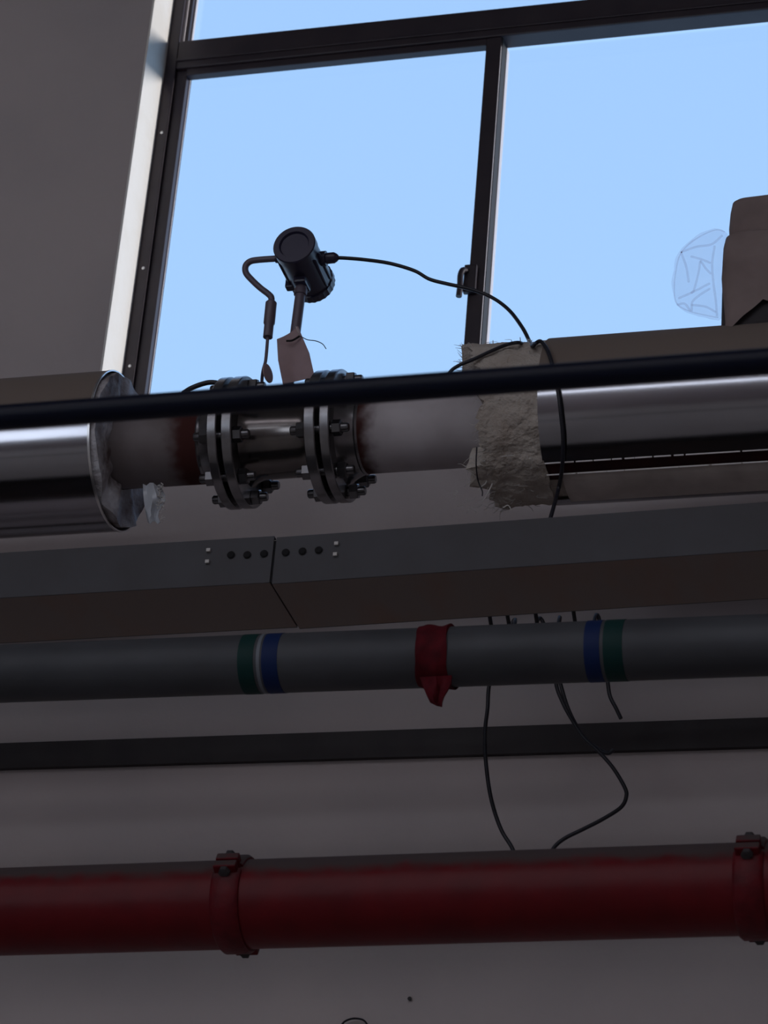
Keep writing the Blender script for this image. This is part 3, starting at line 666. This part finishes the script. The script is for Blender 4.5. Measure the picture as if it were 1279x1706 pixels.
# ------------------------------------------------------------------ banded grey pipe
GY = 4.93
ga = run_axis(0, 1122.5, 1279, 1074.5, GY); RG = 0.0575
def pipe_between(name, A, B, r, m, parent=None, n=56):
    b = NB(); lathe(b, A, B-A, [(0, r), ((B-A).length, r)], n); return obj(name, b, m, parent, smooth=40)
gp = thing('banded_pipe', 'grey galvanised pipe ringed with blue and green tape bands', 'pipe', ga(-1.5)-Vector((0, 0, RG)))
pipe_between('pipe_run', ga(RX0), ga(RX1), RG, 'grey_pipe', gp)
def gx(u, v): return P(u, v, GY-RG).x
for m, u0, u1, v in (('tape_green', 394, 420, 1100), ('tape_blue', 434, 460, 1098), ('tape_blue', 971, 997, 1080), ('tape_green', 1003, 1035, 1078)):
    A, B = ga(gx(u0, v)), ga(gx(u1, v)); L = (B-A).length
    b = NB(); lathe(b, A, B-A, [(0, RG-0.001), (0, RG+0.0007), (L, RG+0.0007), (L, RG-0.001)], 56, close=False); obj('tape_band', b, m, gp, smooth=40)
A, B = ga(gx(421, 1098)), ga(gx(433, 1098)); L = (B-A).length
b = NB(); lathe(b, A, B-A, [(L*.35, RG-0.001), (L*.35, RG+0.0004), (L*.8, RG+0.0004), (L*.8, RG-0.001)], 56, close=False); obj('tape_band', b, 'tape_pale', gp, smooth=40)
# red ribbon tied round it
x0, x1 = gx(690, 1092), gx(741, 1088)
rb = thing('red_ribbon', 'dark red cloth ribbon tied round the banded grey pipe', 'ribbon', ga((x0+x1)/2)-Vector((0, 0, RG+0.04)))
b = NB(); rings = []; n = 72
for k in range(n):
    a = 2*PI*k/n; ring = []
    for i in range(9):
        t = i/8; x = lerp(x0, x1, t)+0.003*math.sin(a*3+1); c0 = ga(x); wv = 0.0035+0.0022*math.sin(t*9+2*math.sin(a*2))+0.0015*noise.noise(Vector((t*4, math.cos(a)*3, math.sin(a)*3)))
        r = RG+max(0.0012, wv); ring.append(b.verts.new((x, c0.y-math.cos(a)*r, c0.z-math.sin(a)*r)))
    for i in range(8, -1, -1):
        x = lerp(x0, x1, i/8); c0 = ga(x); r = RG+0.0003; ring.append(b.verts.new((x, c0.y-math.cos(a)*r, c0.z-math.sin(a)*r)))
    rings.append(ring)
for k in range(n):
    p_, q_ = rings[k], rings[(k+1) % n]; m_ = len(p_)
    for i in range(m_): b.faces.new((p_[i], p_[(i+1) % m_], q_[(i+1) % m_], q_[i]))
obj('ribbon_loop', b, 'ribbon', rb, smooth=60)
b = NB(); yy = GY-0.025; rows = []
outline = [((699, 1128), (752, 1125)), ((703, 1140), (751, 1138)), ((707, 1150), (745, 1150)), ((712, 1162), (739, 1160)), ((716, 1170), (736, 1169)), ((726, 1175), (735, 1177))]
for i, (l, r) in enumerate(outline):
    rows.append([P(lerp(l[0], r[0], j/6), lerp(l[1], r[1], j/6), yy+0.006*math.sin(j*1.6+i*0.5)-0.02*(1-i/5)*0.5) for j in range(7)])
sheet('ribbon_tail', 'ribbon', rows, 0.004, rb)

# ------------------------------------------------------------------ dark steel angle on the wall
ay0 = 5.786
sa = run_axis(0, 1238, 1279, 1195, ay0); sb = run_axis(0, 1280, 1279, 1243, ay0)
b = NB(); vs_ = []
for x in (RX0+0.004, RX1-0.004):
    vs_ += [b.verts.new((x, ay0, sb(x).z)), b.verts.new((x, WY-0.001, sb(x).z)), b.verts.new((x, WY-0.001, sa(x).z)), b.verts.new((x, ay0, sa(x).z))]
for f in ((0, 1, 2, 3), (4, 7, 6, 5), (0, 4, 5, 1), (1, 5, 6, 2), (2, 6, 7, 3), (3, 7, 4, 0)): b.faces.new([vs_[i] for i in f])
tag(obj('flat_bar', b, 'angle'), 'dark steel flat bar fixed along the wall under the banded pipe', 'steel bar')

# ------------------------------------------------------------------ red fire pipe with grooved couplings
FYp = 5.0; RR = 0.0835
fa = run_axis(0, 1519, 1279, 1480, FYp)
fp = thing('fire_pipe', 'thick red fire pipe with dusty top running along the bottom', 'pipe', fa(-1.5)-Vector((0, 0, RR)))
pipe_between('pipe_run', fa(RX0), fa(RX1), RR, 'red', fp, 72)
ddir = (fa(RX1)-fa(RX0)).normalized()
def coupling(u):
    x = P(u, 1505, FYp-RR).x; c0 = fa(x)
    for s in (-1, 1):                                     # two half housings, bolted at the ears
        b = NB(); n = 32; prof = [(-0.027, RR-0.001), (-0.027, RR+0.004), (-0.021, RR+0.009), (0.021, RR+0.009), (0.027, RR+0.004), (0.027, RR-0.001)]
        rings = []
        for k in range(n+1):
            a = rad(lerp(-86, 86, k/n))+(PI/2 if s > 0 else -PI/2)+rad(30); rings.append([b.verts.new(c0+ddir*t+Vector((0, -math.cos(a)*r, math.sin(a)*r))) for t, r in prof])
        for p_, q_ in zip(rings, rings[1:]):
            m_ = len(p_)
            for i in range(m_): b.faces.new((p_[i], p_[(i+1) % m_], q_[(i+1) % m_], q_[i]))
        b.faces.new(rings[0]); b.faces.new(list(reversed(rings[-1])))
        h_ = obj('coupling_half', b, 'coupling', fp, smooth=40)
        for e_ in (-1, 1):                                # bolt ears
            a = rad(30)+(0 if e_ < 0 else PI); dirn = Vector((0, -math.cos(a), math.sin(a))); tang = Vector((0, math.sin(a), math.cos(a)))*(s if e_ < 0 else -s)
            b = NB(); cen = c0+dirn*(RR+0.010)+tang*0.011
            for sx_ in (-0.022, 0.022):
                for dd in (-0.012, 0.013):
                    for tt in (-0.009, 0.009): b.verts.new(cen+ddir*sx_+dirn*dd+tang*tt)
            bmesh.ops.convex_hull(b, input=b.verts); obj('bolt_ear', b, 'coupling', h_, bevel=0.003)
    for e_ in (-1, 1):
        a = rad(30)+(0 if e_ < 0 else PI); dirn = Vector((0, -math.cos(a), math.sin(a))); tang = Vector((0, math.sin(a), math.cos(a)))
        b = NB(); lathe(b, c0+dirn*(RR+0.012)-tang*0.029, tang, [(0, 0.007), (0.001, 0.011), (0.010, 0.011), (0.0101, 0.006), (0.048, 0.006), (0.0481, 0.011), (0.058, 0.011)], 6); obj('bolt', b, 'angle', fp)
coupling(371); coupling(1244)

# ------------------------------------------------------------------ loose wires hanging behind the pipes
wy = 5.50
def hang(label, top, pts, wy=wy):
    bz = zt_b+0.10
    q = P(*top, wy); pre = [Vector((q.x, TY1-0.05, bz-0.02)), Vector((q.x, TY1+0.005, bz+0.012)), Vector((q.x, TY1+0.06, bz-0.03)), Vector((q.x, lerp(TY1, wy, 0.7), zt_b-0.01))]
    b = NB(); tube(b, pre+[P(u, v, wy) for u, v in [top]+pts], 0.0042, 8, 8)
    return tag(obj('hanging_wire', b, 'cable', smooth=60), label, 'wire', 'loose wires behind the pipes')
hang('black wire hanging nearly straight from the tray behind the red fire pipe', (858, 1032), [(830, 1085), (815, 1140), (812, 1180), (808, 1215), (808, 1255), (814, 1310), (823, 1350), (836, 1385), (853, 1413), (862, 1440)])
hang('black wire bulging sideways in a wide bow before reaching the red fire pipe', (932, 1028), [(924, 1085), (926, 1138), (937, 1170), (952, 1198), (972, 1228), (995, 1250), (1020, 1278), (1040, 1311), (1043, 1327), (1034, 1345), (1005, 1364), (970, 1382), (940, 1397), (922, 1413), (908, 1440)])
hang('black wire joining the bowed wire just above the dark steel flat bar', (897, 1030), [(918, 1085), (933, 1138), (943, 1172), (955, 1200), (975, 1232), (1000, 1250), (1013, 1255), (1022, 1249)], 5.56)
hang('short black wire ending just above the dark steel flat bar', (993, 1024), [(1006, 1080), (1012, 1135), (1016, 1160), (1026, 1180), (1034, 1197)])
b = NB(); q = P(683, 1665, WY); lathe(b, (q.x, WY, q.z), (0, -1, 0), [(0, 0.003), (0.004, 0.003), (0.0041, 0.0045), (0.0055, 0.0045)], 10)
tag(obj('nail', b, 'angle'), 'tiny dark nail in the wall below the red fire pipe', 'nail')
b = NB(); tube(b, [P(u, v, WY-0.012) for u, v in ((566, 1712), (574, 1702), (588, 1697), (604, 1699), (612, 1708), (613, 1718))], 0.0022, 6, 6)
tag(obj('wire_loop', b, 'cable', smooth=60), 'thin dark wire loop low on the wall below the fire pipe coupling', 'wire')
